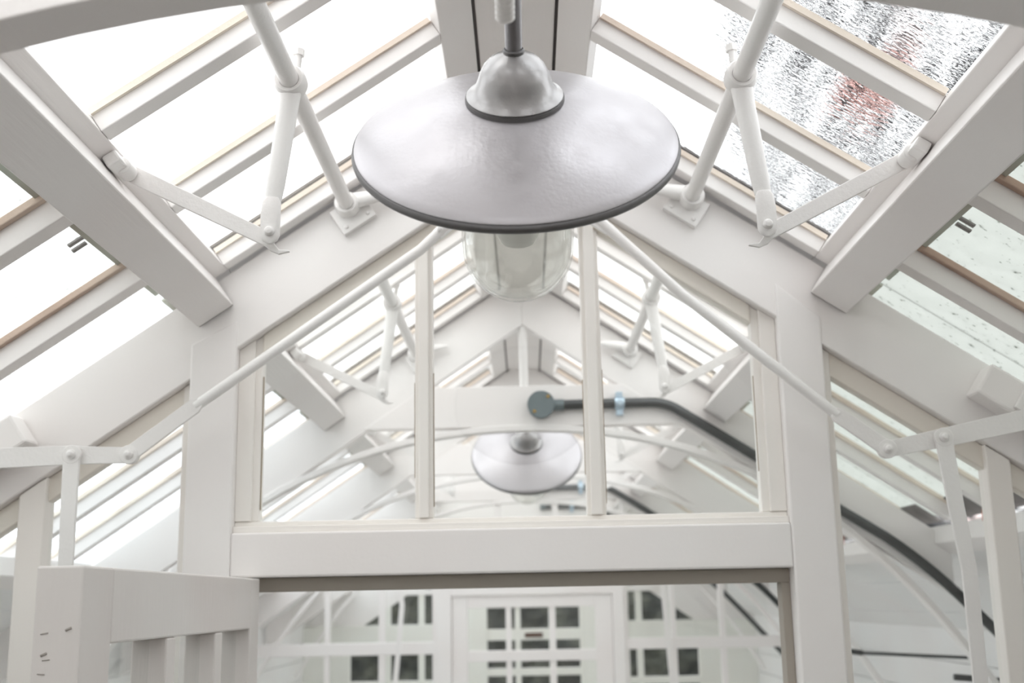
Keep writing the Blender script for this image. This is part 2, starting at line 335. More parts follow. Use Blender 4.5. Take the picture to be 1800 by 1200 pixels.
# ---------------------------------------------------------------- roof vents (hinged sashes) and fixed glazing
def bars_y(k):
    y0, y1 = FY[k]+.05, FY[k+1]
    if k == 1: return [.955, 1.31, 1.656, 2.006, 2.375]
    return [y0+.02, y0+.02+(y1-y0-.045)*.25, y0+.02+(y1-y0-.045)*.5, y0+.02+(y1-y0-.045)*.745, y1-.025]
def vent(k, side):
    ys = bars_y(k)
    root = empty('roof_vent', (*[sp(side, .16, 0)[0]], ys[0], sp(side, .16, 0)[1]))
    glz = 'wet streaky panes' if (side == 1 and k == 1) else 'clear panes'
    tag(root, 'white hinged roof window, %s, bay %s, %s' % (glz, BAY[k], SIDE[side]), 'roof window', 'roof windows beside the ridge')
    hw = .019
    mb = MB()
    mb.prism(slab(side, .094, .166, 0, .036), ys[0]-hw, ys[-1]+hw); mb.build('top_rail', PAINT, root, .0025)
    MB().prism(slab(side, .748, .83, 0, .036), ys[0]-hw, ys[-1]+hw).build('bottom_rail', PAINTY, root, .0025)
    for y in (ys[0], ys[-1]): MB().prism(slab(side, .1665, .7475, 0.0002, .036), y-hw, y+hw).build('side_rail', PAINT, root, .002)
    for y in ys[1:-1]: MB().prism(slab(side, .1665, .7475, 0.0002, .036), y-hw, y+hw).build('glazing_bar', PAINT, root, .002)
    for i, (a, b_) in enumerate(zip(ys, ys[1:])):
        p = MB().prism(slab(side, .155, .76, .040, .043), a+.004, b_-.004).build('pane', WET if (side == 1 and k == 1) else GLASS, root)
        mb = MB(); mb.prism(slab(side, .168, .746, .0290, .0395), b_-hw-.0075, b_-hw-.0005)
        mb.build('putty_line', PUTTY, root)
    return root
for k in range(0, 7):
    for side in (-1, 1): vent(k, side)
for k in range(0, 7):
    y0, y1 = FY[k]+.05, FY[k+1]
    ys = [1.045, 1.43, 1.815, 2.20] if k == 1 else [y0+(y1-y0)*t for t in (.13, .375, .62, .865)]
    for side in (-1, 1):
        win_n[0] += 1; s1 = 1.60 if side == 1 else 1.79; s0 = .80
        root = empty('window_%d' % win_n[0], (sp(side, .9, 0)[0], y0, sp(side, .9, 0)[1]))
        tag(root, 'fixed lower roof glazing %s, bay %s' % (SIDE[side], BAY[k]), 'window', kind='structure')
        for y in ys:
            MB().prism(slab(side, s0+.07, s1, -.002, .042), y-.021, y+.021).build('glazing_bar', PAINT, root, .002)
            MB().prism(slab(side, s0+.07, s1-.01, .0345, .048), y-(.036 if k <= 1 else .031), y-.0213).build('putty_line', MOSS if k <= 1 else PUTTY, root, .002)
        MB().prism(slab(side, .845, .905, .0425, .0480), y0, y1).build('head_strip', STAIN, root)
        if side == 1: MB().prism(slab(side, s1-.055, s1+.045, .0425, .0480), y0, y1).build('foot_shadow_strip', LEAD, root)  # dark strip paints the shadow between the bar feet above the eaves rail
        if k == 1:
            for a in (1.585, 1.965):
                for q in (0, 1): MB().prism(slab(side, .905+q*.004, .935+q*.003, .0440, .0475), a+.02+q*.026, a+.032+q*.026).build('glass_clip', CLIPG, root)
        edges = [y0] + ys + [y1 + .052]
        for a, b_ in zip(edges, edges[1:]):
            MB().prism(slab(side, .835, s1+.02, .0485, .0515), a+.004, b_-.004).build('pane', ALGR if side == 1 else (ALGAE if k <= 1 else BLUED), root)
        if side == 1 and k in (2, 3):
            for y in ys[:3]:
                x, z = sp(side, s1-.02, .0)
                MB().tube([(x, y+.03, z+.02), (x-.004, y+.035, z-.01), (x-.006, y+.03, z-.035)], .0016, 6).build('rusty_tie_wire', RUST, root)

# ---------------------------------------------------------------- the glazed partition
YP = 2.40; G1 = 'glazed partition'
PL0, PL1, PR0, PR1 = -.694, -.598, .534, .6245
def cz(x, c): return c - .67*abs(x)
for x0, x1, side in ((PL0, PL1, -1), (PR0, PR1, 1)):
    mb = MB().prism([(x0, -H), (x1, -H), (x1, cz(x1, .985)), (x0, cz(x0, 1.0))], YP-.004, YP+.10)
    trim(mb, 'white upright post of the glazed partition ' + SIDE[side], PAINT, .004, 'post')
mb = MB().box(PL1, PR0, YP-.002, YP+.10, .0532, .1424); trim(mb, 'wide white cross rail over the open doorway', PAINT, .004, 'rail')
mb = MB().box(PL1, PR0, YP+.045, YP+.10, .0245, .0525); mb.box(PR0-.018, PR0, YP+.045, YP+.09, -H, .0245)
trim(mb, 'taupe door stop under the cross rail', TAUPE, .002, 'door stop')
# upper light
win_n[0] += 1
root = tag(empty('window_%d' % win_n[0], (-.03, YP+.04, .15)), 'three pane gable window above the open doorway', 'window', kind='structure')
ya, yb = YP+.022, YP+.062
mb = MB().box(PL1, PR0, ya-.012, yb, .1425, .156); mb.box(PL1, PR0, ya+.004, yb-.001, .1558, .166); mb.build('bottom_rail', CREAMW, root, .002)
for a, b_ in ((PL1, -.549), (.484, PR0)):
    mb = MB().prism([(a, .1665), (b_, .1665), (b_, cz(b_, .926)), (a, cz(a, .926))], ya+.010, yb)
    oa, ob_ = (a, a+.034) if a < 0 else (b_-.034, b_)
    mb.prism([(oa, .1665), (ob_, .1665), (ob_, cz(ob_, .926)), (oa, cz(oa, .926))], ya, ya+.0105); mb.build('side_rail', CREAMW, root, .002)
for a, b_ in ((-.2276, -.1895), (.1257, .1661)):
    mb = MB().prism([(a, .1665), (b_, .1665), (b_, cz(b_, .90)), (a, cz(a, .90))], ya+.010, yb)
    mb.prism([(a+.009, .1667), (b_-.009, .1667), (b_-.009, cz(b_, .90)), (a+.009, cz(a, .90))], ya-.004, ya+.0105); mb.build('glazing_bar', CREAMW, root, .002)
for side, segs in ((-1, ((.19, .549), (0, .19))), (1, ((.166, .484), (0, .126)))):
    xe = .549 if side == -1 else .484
    MB().prism(rafter_pair_poly(side, .886, .9262, xe), ya+.003, yb).build('sloping_rail', CREAMR, root, .003)
for a, b_ in ((-.552, -.225), (.163, .487)):
    MB().prism([(a, .164), (b_, .164), (b_, cz(b_, .89)), (a, cz(a, .89))], ya+.016, ya+.020).build('pane', GLASS, root)
MB().prism([(-.192, .164), (.128, .164), (.128, cz(.128, .89)), (0, .89), (-.192, cz(.192, .89))], ya+.016, ya+.020).build('pane', GLASS, root)
# dirt lines in the glazing rebates
mb = MB()
for x in (-.5485, -.1892, .1660): mb.box(x, x+.0016, ya+.012, ya+.0155, .19, .19+.28)
for x in (-.2290, .1243, .4828): mb.box(x, x+.0014, ya+.012, ya+.0155, .25, .25+.2)
mb.build('dirt_line', painted('brown_dirt', (.33, .26, .18), rough=.9, bump=0), root)
# side lights
for side in (-1, 1):
    off = -.034
    win_n[0] += 1
    xi = .694 if side == -1 else .6245
    xm0, xm1 = (.985, 1.04) if side == -1 else (.943, .992)
    x1_ = 1.40 if side == -1 else 1.34
    root = tag(empty('window_%d' % win_n[0], (side*.9, YP+.04, -.5)), 'side light of the glazed partition ' + SIDE[side], 'window', kind='structure')
    g = lambda a, b_, lo, c: [(side*a, lo), (side*b_, lo), (side*b_, c-.67*b_), (side*a, c-.67*a)]
    MB().prism(g(xi, xi+.018, -1.2, .925), ya, yb).build('side_rail', CREAMW, root, .002)
    MB().prism(g(xm0, xm1, -1.2, .925), ya-.012, yb).build('mullion', CREAMW, root, .003)
    MB().prism([(side*xi, .875-.67*xi), (side*x1_, .875-.67*x1_), (side*x1_, .9262-.67*x1_), (side*xi, .9262-.67*xi)], ya+.004, yb-.002).build('sloping_rail', CREAMR, root, .003)
    MB().prism(g(xi+.014, xm0+.004, -1.2, .885), ya+.016, ya+.020).build('pane', GLASS, root)
    MB().prism(g(xm1-.004, x1_, -1.2, .885), ya+.016, ya+.020).build('pane', GLASS, root)
    mb = MB().box(min(side*xi, side*XR), max(side*xi, side*XR), YP, YP+.08, -1.3, -1.2); mb.box(min(side*xi, side*XR), max(side*xi, side*XR), YP+.02, YP+.06, -H, -1.3)
    mb.build('dado_panel', BOARD, root, .003)
# blocks on the rafters that carry the linkage
for side in (-1, 1):
    d = 0 if side == 1 else .11
    root = tag(empty('mounting_block', (*[sp(side, 1.3+d, -.06)[0]], YP-.04, sp(side, 1.3+d, -.06)[1])), 'white block with bolted plate on the partition rafter ' + SIDE[side], 'block')
    MB().prism(slab(side, 1.155+d, 1.40+d, -.092, -.022), YP-.065, YP-.0005).build('block', PAINT, root, .006)
    MB().prism(slab(side, 1.232+d, 1.34+d, -.082, -.030), YP-.077, YP-.0655).build('plate', METALP, root, .002)
    x, z = sp(side, 1.268+d, -.058); MB().lathe([(0, .012), (.006, .011), (.010, .006), (.011, 0)], (x, YP-.0775, z), (0, -1, 0), 20).build('bolt', METALP, root)

# ---------------------------------------------------------------- open door leaf
DX0, DX1 = -.594, -.536
root = tag(empty('door_1', (DX0+.03, 2.40, -H+.01)), 'open glazed door leaf in warm white paint, swung towards the viewer', 'door', kind='structure')
DT = .0505
def dbox(name, y0, y1, z0, z1, mat=None, x0=DX0, x1=DX1, bev=.003, parent=None): return MB().box(x0, x1, y0, y1, z0, z1).build(name, mat or DOORP, parent or root, bev)
dbox('lock_stile', 1.443, 1.55, -H+.02, DT); dbox('hinge_stile', 2.325, 2.396, -H+.02, DT)
dbox('top_rail', 1.5502, 2.3248, -.0455, DT); dbox('middle_rail', 1.5502, 2.3248, -1.12, -.98); dbox('bottom_rail', 1.5502, 2.3248, -H+.02, -H+.25)
for a, b_ in ((1.794, 1.838), (2.071, 2.118)): dbox('glazing_bar', a, b_, -.9798, -.0457, None, DX0+.004, DX1-.0005)
for a, b_ in ((1.5505, 1.7935), (1.8385, 2.0705), (2.1185, 2.3245)): dbox('pane', a, b_, -.9797, -.0457, GLASS, -.567, -.563, 0)
dbox('lower_panel', 1.5505, 2.3245, -H+.25, -1.1202, None, -.575, -.555, .002)
mb = MB()
for i, (dy, dz) in enumerate(((.030, -.055), (.055, -.12), (.038, -.155), (.020, -.19), (.022, -.026))):
    mb.tube([(DX0+.012+i*.007, 1.4428, dz), (DX0+.019+i*.007, 1.4424, dz+.003)], .0016, 8)
for i in range(9):
    z = -.03 - i*.026 - .006*math.sin(i*2.3); x = DX0 + .010 + .004*math.sin(i*1.7)
    mb.tube([(x, 1.4427, z), (x+.009, 1.4425, z+.0015*math.cos(i))], .0007, 6)
mb.build('paint_chip', painted('dark_knock', (.42, .39, .36), rough=.9, bump=0), root)

# ---------------------------------------------------------------- lamps
def lamp(P0, with_neck_to, label, first):
    tau = math.radians(49.4); a = Vector((0, -math.sin(tau), math.cos(tau))); o = Vector(P0); r = .2085
    root = tag(empty('swan_neck_lamp', o), label, 'lamp', 'galvanised enamel lamps along the ridge')
    # dished shade: outer cone, rolled rim, inner cone
    prof = [(.050, .0600), (.075, .0560), (.11, .0470), (.145, .0350), (.175, .0225), (.196, .0110), (.2035, .0055)]
    inner = [(r_-.002, h-.003) for r_, h in prof][::-1]
    MB().lathe(prof + [(.2045, .0035)] + [(.2035, .0015)] + inner, o, a, 96, close=True).build('shade', GALV, root)
    ring = []
    for k in range(13):
        t = 2*math.pi*k/12
        ring.append((.2035 + .0046*math.cos(t), -.0030 + .0058*math.sin(t)))
    MB().lathe(ring[:-1], o, a, 96, close=True).build('rolled_rim', RIMM, root)
    # cast cap
    cap = [(.0595, .0585), (.0600, .0600), (.0585, .0615), (.0540, .0640), (.0490, .0700), (.0455, .0790), (.0425, .0880), (.0375, .0980), (.0300, .1060), (.0205, .1115), (.0140, .1140), (.0120, .1150)]
    cp = MB().lathe(cap + [(.0110, .1100), (.03, .098), (.04, .085), (.045, .07), (.05, .058)], o + a*.006, a, 64, close=True).build('cap', CAPM, root)
    MB().lathe([(.0590, .0560), (.0610, .0570), (.0618, .0600), (.0612, .0640), (.0590, .0645)], o, a, 64, close=True).build('cap_rim', RIMM, cp)
    MB().lathe([(.0128, .108), (.0128, .1195), (.0112, .1215), (.0105, .1195), (.0105, .108)], o + a*.005, a, 32, close=True).build('collar', RIMM, root)
    # neck
    pts = []
    for h in [i*.02 for i in range(5, 14)]: pts.append(o + a*h)
    e = o + a*.26; T = Vector(with_neck_to)
    for k in range(1, 13):
        t = k/12; c1 = e + a*.10; c2 = T + Vector((0, .12, .10))
        pts.append(e*(1-t)**3 + c1*3*t*(1-t)**2 + c2*3*t*t*(1-t) + T*t**3)
    MB().tube(pts, .0103, 24).build('swan_neck', NECKM, root)
    MB().lathe([(0, 0), (.026, 0), (.026, .012), (.022, .018), (0, .018)], T - Vector((0, .014, 0)), (0, 1, 0), 32).build('wall_plate', CAPM, root)
    # jar and bulb
    R = .0750; hc = -.155
    out = [(.060, .03), (.072, .00)] + [(R, -.04), (R, -.10), (R, hc+.01)]
    out += [(R*math.cos(t), hc - R*math.sin(t)) for t in [math.radians(q) for q in range(6, 90, 7)]] + [(.0004, hc-R)]
    inn = [(max(q-.0035, .0003), h if h > hc else hc + (h-hc)*.95) for q, h in out][::-1]
    j = MB().lathe(out + inn, o, a, 72, close=False); j.build('glass_jar', JAR, root)
    MB().lathe([(.0003, -.150), (.014, -.149), (.024, -.143), (.0295, -.130), (.0305, -.112), (.026, -.085), (.018, -.055), (.0165, -.03), (.0165, .04)], o, a, 48).build('bulb', BULB, root)
    return root
lamp((-.002, 1.40, .565), (0, 1.005, .694), 'nearest large grey metal lamp with clear glass jar, hanging in front of the ridge', True)
lamp((.006, 4.40, .530), (0.0, 4.005, .652), 'second smaller looking metal lamp, seen through the glazed partition', False)
# threaded conduit stub above the lamp
root = tag(empty('threaded_stub', (-.012, 1.06, .62)), 'white painted threaded pipe end just above the nearest lamp', 'pipe end')
P0, P1 = Vector((-.0085, .998, .628)), Vector((-.0095, 1.105, .583)); ax = (P1-P0).normalized(); prof = []
L = (P1-P0).length
nn = 44
for i in range(nn+1):
    h = L*.35 + L*.65*i/nn; prof.append((.0092 + (.0011 if i % 4 < 2 else -.0002), h))
MB().lathe([(.0082, 0), (.0082, L*.34)] + prof + [(.0075, L+.001), (.0065, L), (.0065, L-.012), (.0001, L-.012)], P0, ax, 32).build('thread', METALP, root)
MB().lathe([(.0001, -.004), (.02, -.004), (.02, .004), (.0001, .004)], P0, (0, 1, 0), 28).build('flange', METALP, root)

# ---------------------------------------------------------------- vent gear: winding shafts, levers, stays
def gear(k, side):
    y0, y1 = FY[k]+.06, FY[k+1]; x, z = side*.366, .8255
    yl = FY[k] + .82 if k != 1 else (1.765 if side == -1 else 1.785)
    bay = BAY[k]
    ye = y1 - .006
    root = tag(empty('winding_shaft', (x, (y0+y1)/2, z)), 'white round vent winding shaft %s, bay %s' % (SIDE[side], bay), 'shaft', 'vent winding shafts')
    MB().tube([(x, y0+.03, z), (x, ye-.02, z)], .0158, 28).build('pipe', METALP, root)
    # lever with clamp
    lev = MB()
    lev.lathe([(.0162, -.016), (.0225, -.018), (.0262, -.012), (.0268, 0), (.0262, .012), (.0225, .018), (.0162, .016)], (x, yl, z), (0, 1, 0), 36, close=True)
    ex, ez = side*.3915, .568
    lev.tube([(x+side*.001, yl, z-.018), (x+side*.004, yl, z-.05), (side*.379, yl, .705), (side*.386, yl, .65), (side*.3895, yl, .625)], [(.0150, .0185), (.0135, .0168), (.0125, .0158), (.011, .0150), (.009, .0135)], 20)
    lv = lev.build('lever', METALP, root)
    MB().tube([(side*.3895, yl-.006, .628), (side*.390, yl-.006, .620), (ex, yl-.006, .600), (ex, yl-.006, ez-.004), (ex, yl-.006, ez-.012), (ex, yl-.006, ez-.0165)], [(.004, .010), (.006, .0150), (.006, .0160), (.006, .0155), (.0055, .0120), (.004, .004)], 18).build('lever_fork', METALP, lv)
    MB().lathe([(0, .008), (.005, .0072), (.0078, .004), (.0082, 0)], (ex, yl-.0118, ez+.002), (0, -1, 0), 18).build('rivet', METALP, lv)
    a = (x - side*.010, yl, z+.026)
    sc_ = MB().tube([a, (a[0]-side*.002, yl, a[2]+.022)], .0062, 14); sc_.tube([(a[0]-side*.002, yl, a[2]+.020), (a[0]-side*.003, yl, a[2]+.031)], .0098, 6); sc_.build('set_screw', METALP, root)
    # stay bar from lever to vent rail
    hx, hz = sp(side, .757, -.012)
    st = tag(empty('vent_stay', (ex, yl, ez)), 'flat white hooked stay bar %s, bay %s' % (SIDE[side], bay), 'stay', 'vent stay bars')
    A = Vector((hx, yl+.008, hz)); B = Vector((ex+side*.004, yl+.008, ez-.006))
    d = (B-A).normalized(); nrm = Vector((-d.z, 0, d.x)); nrm = nrm if nrm.z > 0 else -nrm
    top = []; bot = []
    for t in [i/10 for i in range(11)]:
        p = A.lerp(B, t); hw = .0142 - .0022*t
        top.append(p + nrm*hw); bot.append(p - nrm*hw)
    # hook at the lever end
    e1 = B + d*.010; top += [e1 - nrm*.002, e1 + d*.012 - nrm*.0075, e1 + d*.026 - nrm*.0015]; bot += [e1 - nrm*.0155, e1 + d*.015 - nrm*.0145, e1 + d*.029 - nrm*.0030]
    pl = [(p.x, p.z) for p in top] + [(p.x, p.z) for p in bot[::-1]]
    # strip built as quads so that the outline stays clean
    mb = MB(); rs = []
    for p, q in zip(top, bot): rs.append([(p.x, p.y-.003, p.z), (p.x, p.y+.003, p.z), (q.x, q.y+.003, q.z), (q.x, q.y-.003, q.z)])
    mb.rings(rs)
    for f in mb.bm.faces: f.smooth = False
    mb.build('bar', METALP, st, .0012)
    xh, zh = sp(side, .748, -.008)
    br = MB().prism(slab(side, .750, .775, -.022, -.0005), yl-.066, yl+.004)
    br.tube([(A.x, yl-.036, A.z-.002), (A.x, yl+.004, A.z-.002)], .0145, 18)
    br.build('hinge_bracket', METALP, st, .004)
    MB().lathe([(0, .006), (.004, .005), (.0058, 0)], (A.x, yl-.037, A.z-.002), (0, -1, 0), 14).build('hinge_pin', METALP, st)
    # end bearing on the rafter of the next frame
    if k <= 3:
        bt = tag(empty('shaft_bearing', (x, ye, z)), 'white flanged shaft end bearing %s, bay %s' % (SIDE[side], bay), 'bearing', 'shaft end bearings')
        MB().lathe([(.0162, -.030), (.0225, -.032), (.0255, -.026), (.0258, 0), (.0162, 0)], (x, ye-.012, z), (0, 1, 0), 36, close=True).build('socket', METALP, bt)
        u, v = Vector((side*CT, 0, -ST)), Vector((side*ST, 0, CT)); cc = Vector((x, 0, z)) - v*.018
        quad = [cc - u*.040 - v*.030, cc + u*.040 - v*.030, cc + u*.040 + v*.030, cc - u*.040 + v*.030]
        MB().prism([(p.x, p.z) for p in quad], ye-.0115, ye+.0055).build('plate', METALP, bt, .001)
        for q in (-1, 1):
            p = cc + u*.027*q - v*.018; s2 = MB().lathe([(0, .004), (.003, .0035), (.0048, 0)], (p.x, ye-.0117, p.z), (0, -1, 0), 14); s2.build('screw', METALP, bt)
        # boss arm running up to the ridge side
        MB().tube([(x - side*.016, ye-.026, z+.008), (x - side*.05, ye-.024, z+.016), (x - side*.085, ye-.020, z+.022), (x-side*.11, ye-.016, z+.026)], [(.018, .014), (.015, .011), (.010, .008), (.004, .004)], 16).build('boss', METALP, bt)
for k in (1, 2, 3, 4):
    for side in (-1, 1): gear(k, side)

# ---------------------------------------------------------------- linkage in front of the partition
YL = 2.30
def strap(pts, hw, y, t=.004):
    """flat strap through (x, z) points with half widths"""
    mb = MB(); rs = []; P = [Vector((p[0], 0, p[1])) for p in pts]; n = len(P)
    for i in range(n):
        d = (P[min(i+1, n-1)] - P[max(i-1, 0)]).normalized(); nr = Vector((-d.z, 0, d.x)); h = hw[i]
        a, b_ = P[i]+nr*h, P[i]-nr*h
        rs.append([(a.x, y-t, a.z), (a.x, y+t, a.z), (b_.x, y+t, b_.z), (b_.x, y-t, b_.z)])
    mb.rings(rs)
    for f in mb.bm.faces: f.smooth = False
    return mb
def eye(mb, x, z, r, y, t=.004):
    t += .0007
    return mb.lathe([(0.0001, -t), (r-.001, -t), (r, -t+.001), (r, t-.001), (r-.001, t), (0.0001, t)], (x, y, z), (0, 1, 0), 28)
def bolt(parent, x, z, y, r=.0095): MB().lathe([(0, .013), (.004, .0125), (r*.62, .010), (r*.7, .0055), (r, .0045), (r*1.05, 0)], (x, y, z), (0, -1, 0), 24).build('bolt', METALP, parent)
LK = {-1: dict(knee=(-.7762, .292), piv=(-.889, .2945), out=(-1.42, .284), flat=(-.6505, .3859), drop=[(-.889, .2945), (-.889, .20), (-.8878, .095), (-.880, -.20), (-.872, -.5)]),
      1: dict(knee=(.7069, .2731), piv=(.8176, .2935), out=(1.36, .400), flat=(.6157, .3424), drop=[(.8176, .2935), (.828, .17), (.842, .041), (.842, -.169), (.842, -.5)])}
for side in (-1, 1):
    q = LK[side]; kx, kz = q['knee']; fx, fz = q['flat']
    # diagonal rod
    rt = tag(empty('linkage_rod', (fx, YL, fz)), 'long diagonal white rod crossing the partition window %s' % SIDE[side], 'rod')
    mb = strap([(kx, kz), (kx + (fx-kx)*.5, kz + (fz-kz)*.5), (fx, fz), (fx + (fx-kx)*.08, fz+(fz-kz)*.08)], [.0155, .0150, .0150, .010], YL-.0102)
    eye(mb, kx, kz, .0185, YL-.0102); mb.build('flat_end', METALP, rt, .001)
    if side == -1: pts = [(fx, fz), (-.2026, .6997), (-.150, .7500)]
    else: pts = [(fx, fz), (.3258, .592), (.165, .752)]
    ps = [Vector((p[0], YL-.006, p[1])) for p in pts]
    ps.append(Vector((side*.035, YL+.0, .85))) 
    MB().tube(ps, [.0108]*3 + [.0108], 18).build('rod', METALP, rt)
    mb = strap([(pts[-1][0]-side*-.02, pts[-1][1]-.02), (side*.09, .805), (side*.01, .865)], [.012, .016, .015], YL-.004, .005); mb.build('upper_flat_end', METALP, rt, .001)
    bolt(rt, pts[-1][0]+side*.012, pts[-1][1]-.012, YL-.017, .006) if side == -1 else None
    # arm
    ar = tag(empty('pivot_lever', (q['piv'][0], YL, q['piv'][1])), 'flat white lever arm pivoting beside the partition post %s' % SIDE[side], 'lever')
    px_, pz_ = q['piv']; ox, oz = q['out']
    mb = strap([(kx, kz), (kx+(px_-kx)*.5, kz+(pz_-kz)*.5), (px_, pz_), (px_+(ox-px_)*.35, pz_+(oz-pz_)*.35), (ox, oz)], [.0155, .0165, .0185, .0205, .018], YL)
    eye(mb, kx, kz, .0175, YL); mb.build('bar', METALP, ar, .001)
    bolt(ar, kx, kz, YL-.0146); bolt(ar, px_, pz_, YL-.0146)
    # drop bar
    db = tag(empty('pull_bar', q['drop'][0] and (q['drop'][0][0], YL-.0102, q['drop'][0][1])), 'white drop bar hanging from the lever arm %s' % SIDE[side], 'bar')
    mb = strap(q['drop'], [.0165, .0155, .0145, .0140, .013], YL-.0102, .0042); eye(mb, px_, pz_, .0185, YL-.0102, .0042); mb.build('bar', METALP, db, .0015)
tag(MB().lathe([(0, .012), (.012, .011), (.018, .006), (.022, 0), (.022, -.09), (0, -.09)], (0, YL-.012, .868), (0, -1, 0), 28).build('linkage_hub', METALP), 'white round pivot at the apex where both diagonal rods meet', 'pivot')
for side, pts in ((-1, [(-.735, .09), (-.72, -.02), (-.763, -.5)]), (1, [(.77, .09), (.773, .0), (.80, -.5)])):
    tag(strap([(p[0], p[1]) for p in pts], [.014]*3, 6.86, .006).build('pull_bar', METALP), 'slanting white bar in front of the far window %s' % SIDE[side], 'bar')

# ---------------------------------------------------------------- junction boxes and conduits
def conduit_path(y, xoff=0):
    raw = [(.1045, .640), (.30, .642), (.425, .6425)]
    for t in range(0, 7):
        u = t/6; a, b_, c2 = Vector((.425, .6425)), Vector((.478, .6425)), Vector((.522, .614)); p = a*(1-u)**2 + b_*2*u*(1-u) + c2*u*u; raw.append((p.x, p.y))
    raw += [(.787, .443), (1.05, .263), (1.18, .180)]
    for t in range(1, 7):
        u = t/6; a, b_, c2 = Vector((1.18, .180)), Vector((1.30, .095)), Vector((1.40, -.01)); p = a*(1-u)**2 + b_*2*u*(1-u) + c2*u*u; raw.append((p.x, p.y))
    raw += [(1.508, -.125), (1.62, -.25), (1.80, -.45)]
    return [(x, y, z) for x, z in raw]
for k, lab, box in ((3, 'on the nearest tie beam', True), (5, 'on the far tie beam', True), (6, 'beyond the far door', False)):
    y = FY[k] - .022
    ct = tag(empty('conduit', (.6, y, .55)), 'dark steel conduit pipe bending down the frame ' + lab, 'pipe', 'dark wiring conduits')
    MB().tube(conduit_path(y), .0165, 20).build('pipe', CONDUIT, ct)
    MB().tube([(.100, y, .640), (.135, y, .640)], .0195, 16).build('threaded_end', BOXM, ct)
    cl = MB().lathe([(.0170, -.016), (.0215, -.016), (.0215, .016), (.0170, .016)], (.323, y, .642), (1, 0, 0), 24, close=True)
    cl.box(.312, .334, y-.004, y+.02, .664, .680); cl.box(.312, .334, y-.004, y+.02, .602, .621)
    cl.tube([(.323, y-.024, .642), (.323, y-.016, .642)], .010, 12)
    cl.build('pipe_clip', CLIPM, ct)
    if box:
        jb = tag(empty('junction_box', (.058, y, .64)), 'round grey metal junction box ' + lab, 'junction box', 'round junction boxes')
        MB().lathe([(0.0001, -.02), (.043, -.02), (.0445, -.016), (.0445, .012), (.0001, .012)], (.058, y, .640), (0, 1, 0), 48).build('body', BOXM, jb)
        MB().lathe([(0.0001, -.027), (.045, -.027), (.0465, -.024), (.0465, -.0202), (.0001, -.0202)], (.058, y, .640), (0, 1, 0), 48).build('lid', BOXM, jb)
        for dx, dz in ((.024, .026), (-.023, -.024)): MB().lathe([(0.0001, .004), (.004, .003), (.006, 0)], (.058+dx, y-.0272, .640+dz), (0, -1, 0), 12).build('brass_screw', BRASS, jb)
# dark iron brackets on the conduit side wall
for i, (x, y, z, l) in enumerate(((1.24, 5.0, -.22, .09), (1.62, 4.1, -.30, .20))):
    br = tag(empty('iron_bracket', (x, y, z)), ('short' if i == 0 else 'long') + ' dark iron pipe bracket near the side wall below the conduit', 'bracket')
    MB().tube([(x-l, y, z+.02), (x, y, z), (x+l*1.4, y, z-.02)], .011, 12).build('arm', CONDUIT, br)
    MB().tube([(x, y, z+.05), (x, y, z-.05)], .013, 12).build('clamp', CONDUIT, br)
    MB().tube([(x+l*1.4, y, z-.02), (XR, y, z-.05)], .007, 8).build('wall_pin', CONDUIT, br)

# ---------------------------------------------------------------- far gable screen with door
Y5 = FY[5]
def bounded(a, b_, lo, c): return [(a, lo), (b_, lo), (b_, c-.67*abs(b_)), (a, c-.67*abs(a))]
for side in (-1, 1):
    win_n[0] += 1; g0, g1 = (.537, 1.62) if side == -1 else (.552, 1.62)
    root = tag(empty('window_%d' % win_n[0], (side*1.0, Y5, -.5)), 'far gable window beside the closed white door ' + SIDE[side], 'window', kind='structure')
    S = lambda a, b_: (side*a, side*b_) if side == 1 else (side*b_, side*a)
    a, b_ = S(g0, 1.80); MB().box(a, b_, Y5, Y5+.05, -.298 if side == -1 else -.290, -.228).build('transom', PAINT, root, .003)
    vs_ = ((.83, .868), (1.152, 1.182)) if side == -1 else ((.820, .850), (1.101, 1.134))
    for p, q in vs_:
        a, b_ = S(p, q); MB().prism(bounded(a, b_, -1.2, .922), Y5+.005, Y5+.045).build('glazing_bar', PAINT, root, .002)
    a, b_ = S(g0, g0+.02); MB().prism(bounded(a, b_, -1.2, .922), Y5+.004, Y5+.045).build('side_rail', PAINT, root, .002)
    a, b_ = S(g0, 1.38); MB().prism(bounded(a, b_, -.228, .92), Y5+.02, Y5+.023).build('pane', GLASS, root)
    a, b_ = S(g0, 1.80); MB().box(a, b_, Y5+.02, Y5+.023, -1.2, -.30).build('pane', GLASS, root)
    a, b_ = S(g0, 1.84); MB().box(a, b_, Y5, Y5+.06, -H, -1.2).build('dado_panel', BOARD, root, .003)
mb = MB().box(-.537, -.446, Y5-.01, Y5+.06, -H, .083); mb.box(.4835, .552, Y5-.01, Y5+.06, -H, .083); mb.box(-.4459, .4834, Y5-.01, Y5+.06, .028, .083)
trim(mb, 'white door casing around the far door', PAINT, .003, 'door casing')
win_n[0] += 1
root = tag(empty('window_%d' % win_n[0], (0, Y5, .4)), 'glazed apex over the far door', 'window', kind='structure')
for a, b_ in ((-.186, -.150), (.150, .186)):
    MB().prism(bounded(a, b_, .0835, .92), Y5+.005, Y5+.045).build('glazing_bar', PAINT, root, .002)
MB().prism([(-.537, .083), (.552, .083), (.552, .92-.67*.552), (0, .92), (-.537, .92-.67*.537)], Y5+.02, Y5+.023).build('pane', GLASS, root)
root = tag(empty('door_2', (.02, Y5, -H)), 'closed white glazed door at the end of the room', 'door', kind='structure')
ya2, yb2 = Y5+.005, Y5+.045
def b2(nm, x0, x1, z0, z1, mat=None, y0=None, y1=None, bev=.003): MB().box(x0, x1, y0 or ya2, y1 or yb2, z0, z1).build(nm, mat or PAINT, root, bev)
